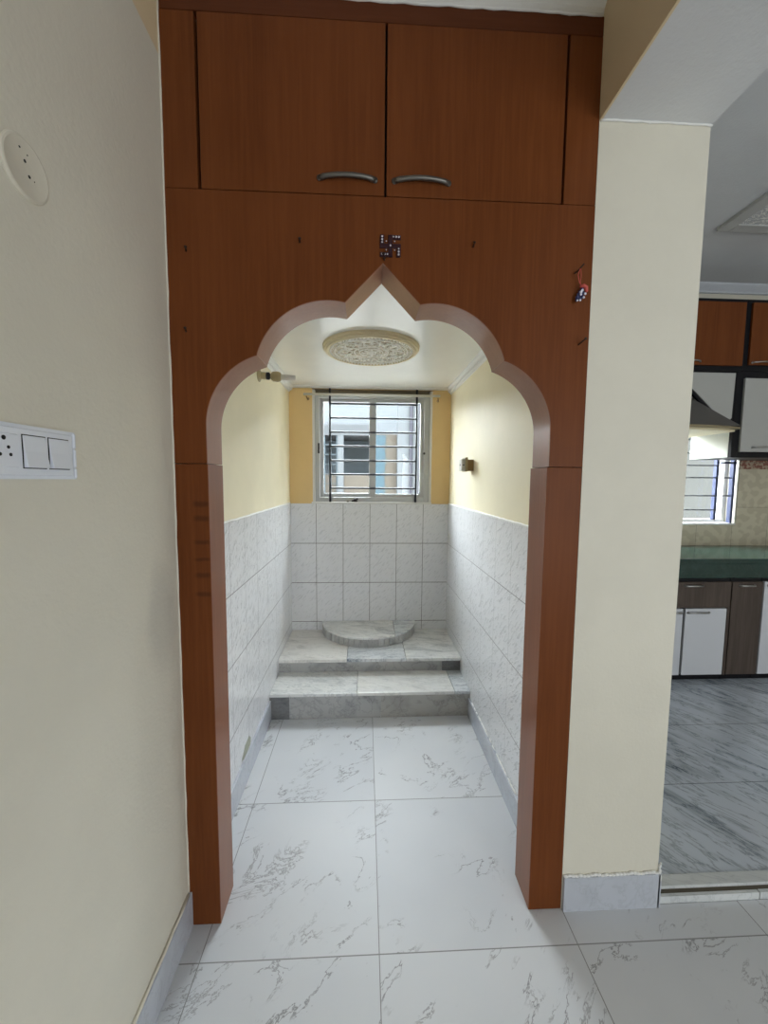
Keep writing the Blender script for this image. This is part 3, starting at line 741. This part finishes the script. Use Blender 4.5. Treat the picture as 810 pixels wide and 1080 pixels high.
# square plaster medallion on the kitchen ceiling
t = thing('ceiling_medallion', 'square plaster medallion with plain border on the kitchen ceiling', 'ceiling medallion', (2.5, .75, 2.87))
x0, y1_, sd = 2.03, 1.215, .95
obj('border', frame.__call__(B(), x0, x0+sd, 0, 0, 0, 0, 0, 0, 0, 0) if False else B().box(x0, x0+.07, y1_-sd, y1_, 2.878, 2.9, .004).box(x0+sd-.07, x0+sd, y1_-sd, y1_, 2.878, 2.9, .004).box(x0+.07, x0+sd-.07, y1_-.07, y1_, 2.878, 2.9, .004).box(x0+.07, x0+sd-.07, y1_-sd, y1_-sd+.07, 2.878, 2.9, .004), paint('grey_white_border', (.52, .52, .51), .5), t)
obj('relief_panel', B().box(x0+.065, x0+sd-.065, y1_-sd+.065, y1_-.065, 2.882, 2.9), m_medk, t)

# ------------------------------------------------------------------ outside
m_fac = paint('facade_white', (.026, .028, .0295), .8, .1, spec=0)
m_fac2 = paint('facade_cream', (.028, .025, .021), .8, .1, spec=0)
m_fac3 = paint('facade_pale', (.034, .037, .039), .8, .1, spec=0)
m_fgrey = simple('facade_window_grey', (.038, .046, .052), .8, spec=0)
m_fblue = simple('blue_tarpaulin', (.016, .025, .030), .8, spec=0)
tag(obj('ground_outside', B().box(-30, 30, 2.4, 40, -6.2, -6), simple('dusty_ground', (.10, .095, .09), .9)), 'pale dusty ground far below between the houses', 'ground')
bpy.data.objects['ground_outside']['kind'] = 'structure'
struct('floor_outside_bounce', B().box(-3.0, 3.2, 1.9, 4.6, .55, .70), paint('bounce_slab_pale', (.50, .485, .46), .8, .1))  # slab added below the view to bounce sky light onto the alcove ceiling
a = thing('apartment_house', 'pale neighbouring house with parapet and shaded balcony opening, window left side', 'building', (-1.5, 8, -6))
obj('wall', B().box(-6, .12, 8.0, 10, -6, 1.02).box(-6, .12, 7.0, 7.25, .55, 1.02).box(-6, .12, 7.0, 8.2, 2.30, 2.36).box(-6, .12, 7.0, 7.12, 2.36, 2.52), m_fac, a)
obj('sky_blocker', B().box(-6, -1.9, 4.2, 6.95, -6, 2.5), m_fac3, a)  # unseen block added to hold back low sky from the left
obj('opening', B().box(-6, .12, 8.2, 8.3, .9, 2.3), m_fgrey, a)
obj('balcony_wall', B().box(-1.6, .12, 7.06, 7.16, .6, 1.50), m_fac2, a)
b = B()
for i in range(7): b.box(-1.4+i*.125, -1.38+i*.125, 7.02, 7.05, 1.02, 2.3)
for i in range(6): b.box(-1.5, -.62, 7.02, 7.04, 1.1+i*.2, 1.115+i*.2)
obj('lattice', b, simple('pale_lattice', (.026, .033, .037), .8, spec=0), a)
obj('column', B().box(-.62, -.50, 7.0, 7.1, 1.0, 2.3), m_fac3, a)
b = B()
for i in range(12): b.box(-.44+.022*i + (.03 if i % 3 == 0 else 0), -.43+.022*i+ (.03 if i % 3 == 0 else 0), 6.985, 7.0, 1.42, 1.42+.02+.02*(i % 2))
tag(obj('tarpaulin', B().prism([(.13, 2.31), (.37, 2.31), (.35, 2.0), (.37, 1.8), (.34, 1.5), (.36, 1.05), (.13, 1.05)], 'y', 6.975, 6.999), m_fblue), 'blue-grey hanging sheet seen through the right half of the alcove window', 'tarpaulin')
a = thing('tall_house', 'tall pale house with drainpipes behind the right window pane', 'building', (1.4, 8, -6))
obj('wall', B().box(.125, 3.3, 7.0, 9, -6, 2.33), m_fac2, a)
obj('side_wall', B().box(.60, 3.3, 6.85, 7.0, -6, 3.4), m_fac3, a)
obj('drainpipe', B().tube([(.87, 6.8, -2), (.87, 6.8, 3.5)], .035, 10), simple('grey_pipe', (.016, .016, .019), .8, spec=0), a)
obj('drainpipe', B().tube([(1.03, 6.8, -2), (1.03, 6.8, 3.5)], .014, 8), simple('grey_pipe_thin', (.022, .022, .025), .8, spec=0), a)
a = thing('far_house', 'bright far house rising behind the parapet outside', 'building', (-1, 12, -6))
obj('wall', B().box(-2.6, 1.2, 12, 14, -6, 4.35), paint('facade_near_white', (.046, .050, .053), .8, .1, spec=0), a)  # far wall base colour set lighter than the other facades
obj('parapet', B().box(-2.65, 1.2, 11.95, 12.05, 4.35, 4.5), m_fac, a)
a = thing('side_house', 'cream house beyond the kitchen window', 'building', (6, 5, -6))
obj('wall', B().box(3.35, 12, 5, 7, -6, 6), paint('facade_side_cream', (.020, .0205, .0195), .8, .1, spec=0), a)  # side wall base colour set darker than the other facades
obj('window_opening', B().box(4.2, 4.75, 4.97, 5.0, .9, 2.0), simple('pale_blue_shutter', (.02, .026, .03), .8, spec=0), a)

# ------------------------------------------------------------------ light
W = bpy.data.worlds.new('World'); S.world = W; W.use_nodes = True
nt = W.node_tree; bg = nt.nodes['Background']
tc = nt.nodes.new('ShaderNodeTexCoord'); sp = nt.nodes.new('ShaderNodeSeparateXYZ'); nt.links.new(tc.outputs['Generated'], sp.inputs[0])
cr = nt.nodes.new('ShaderNodeMapRange'); nt.links.new(sp.outputs[2], cr.inputs['Value']); cr.inputs['From Min'].default_value = -.05; cr.inputs['From Max'].default_value = .7
mx = nt.nodes.new('ShaderNodeMix'); mx.data_type = 'RGBA'; nt.links.new(cr.outputs[0], mx.inputs['Factor'])
ci = [i for i in mx.inputs if i.type == 'RGBA']
ci[0].default_value = (1.0, 1.0, 1.0, 1); ci[1].default_value = (.90, .95, 1.0, 1)
nt.links.new([o for o in mx.outputs if o.type == 'RGBA'][0], bg.inputs['Color']); bg.inputs['Strength'].default_value = 48

def area(name, loc, rot, sx, sy, power, col=(1,1,1), portal=False, spread=PI):
    l = bpy.data.lights.new(name, 'AREA'); l.shape = 'RECTANGLE'; l.size = sx; l.size_y = sy; l.energy = power; l.color = col; l.spread = spread
    o = bpy.data.objects.new(name, l); COL.objects.link(o); o.location = loc; o.rotation_euler = rot
    if portal: l.cycles.is_portal = True
    return o
area('portal_alcove_window', (.005, YB+.115, 1.637), (-PI/2, 0, 0), .87, .83, 1, portal=True)
area('portal_kitchen_window', (2.47, KY+.155, 1.505), (-PI/2, 0, 0), .94, .88, 1, portal=True)
# area lamp added on the closed hall wall, standing for daylight from behind
area('hall_daylight_lamp', (2.3, -4.25, 1.15), (PI/2, 0, 0), 3.0, 2.0, 92, (.90, .95, 1.0))
sun = bpy.data.lights.new('sun', 'SUN'); sun.energy = .8; sun.angle = .02; sun.color = (1, .96, .9)
so = bpy.data.objects.new('sun', sun); COL.objects.link(so); so.rotation_euler = (math.radians(38), 0, math.radians(-20))

# ------------------------------------------------------------------ camera
yaw, pit, roll, fpx = .0479, .0820, .0081, 411.4
fw = Vector((math.sin(yaw)*math.cos(pit), math.cos(yaw)*math.cos(pit), -math.sin(pit)))
r = Vector((math.cos(yaw), -math.sin(yaw), 0)); up = r.cross(fw)
r2 = math.cos(roll)*r + math.sin(roll)*up; u2 = -math.sin(roll)*r + math.cos(roll)*up
cam = bpy.data.cameras.new('camera'); co = bpy.data.objects.new('camera', cam); COL.objects.link(co)
mat = Matrix((r2, u2, -fw)).transposed().to_4x4(); mat.translation = Vector((-.0465, -1.1362, 1.3933))
co.matrix_world = mat
cam.sensor_fit = 'VERTICAL'; cam.sensor_height = 36; cam.lens = 36*fpx/1080; cam.clip_start = .02; cam.clip_end = 200
S.camera = co
S.view_settings.view_transform = 'Standard'; S.view_settings.look = 'None'; S.view_settings.gamma = 1; S.view_settings.exposure = -0.2
S.view_settings.use_curve_mapping = False
S.cycles.max_bounces = 12; S.cycles.diffuse_bounces = 8; S.cycles.glossy_bounces = 5; S.cycles.transparent_max_bounces = 12
S.cycles.caustics_reflective = False; S.cycles.sample_clamp_indirect = 6
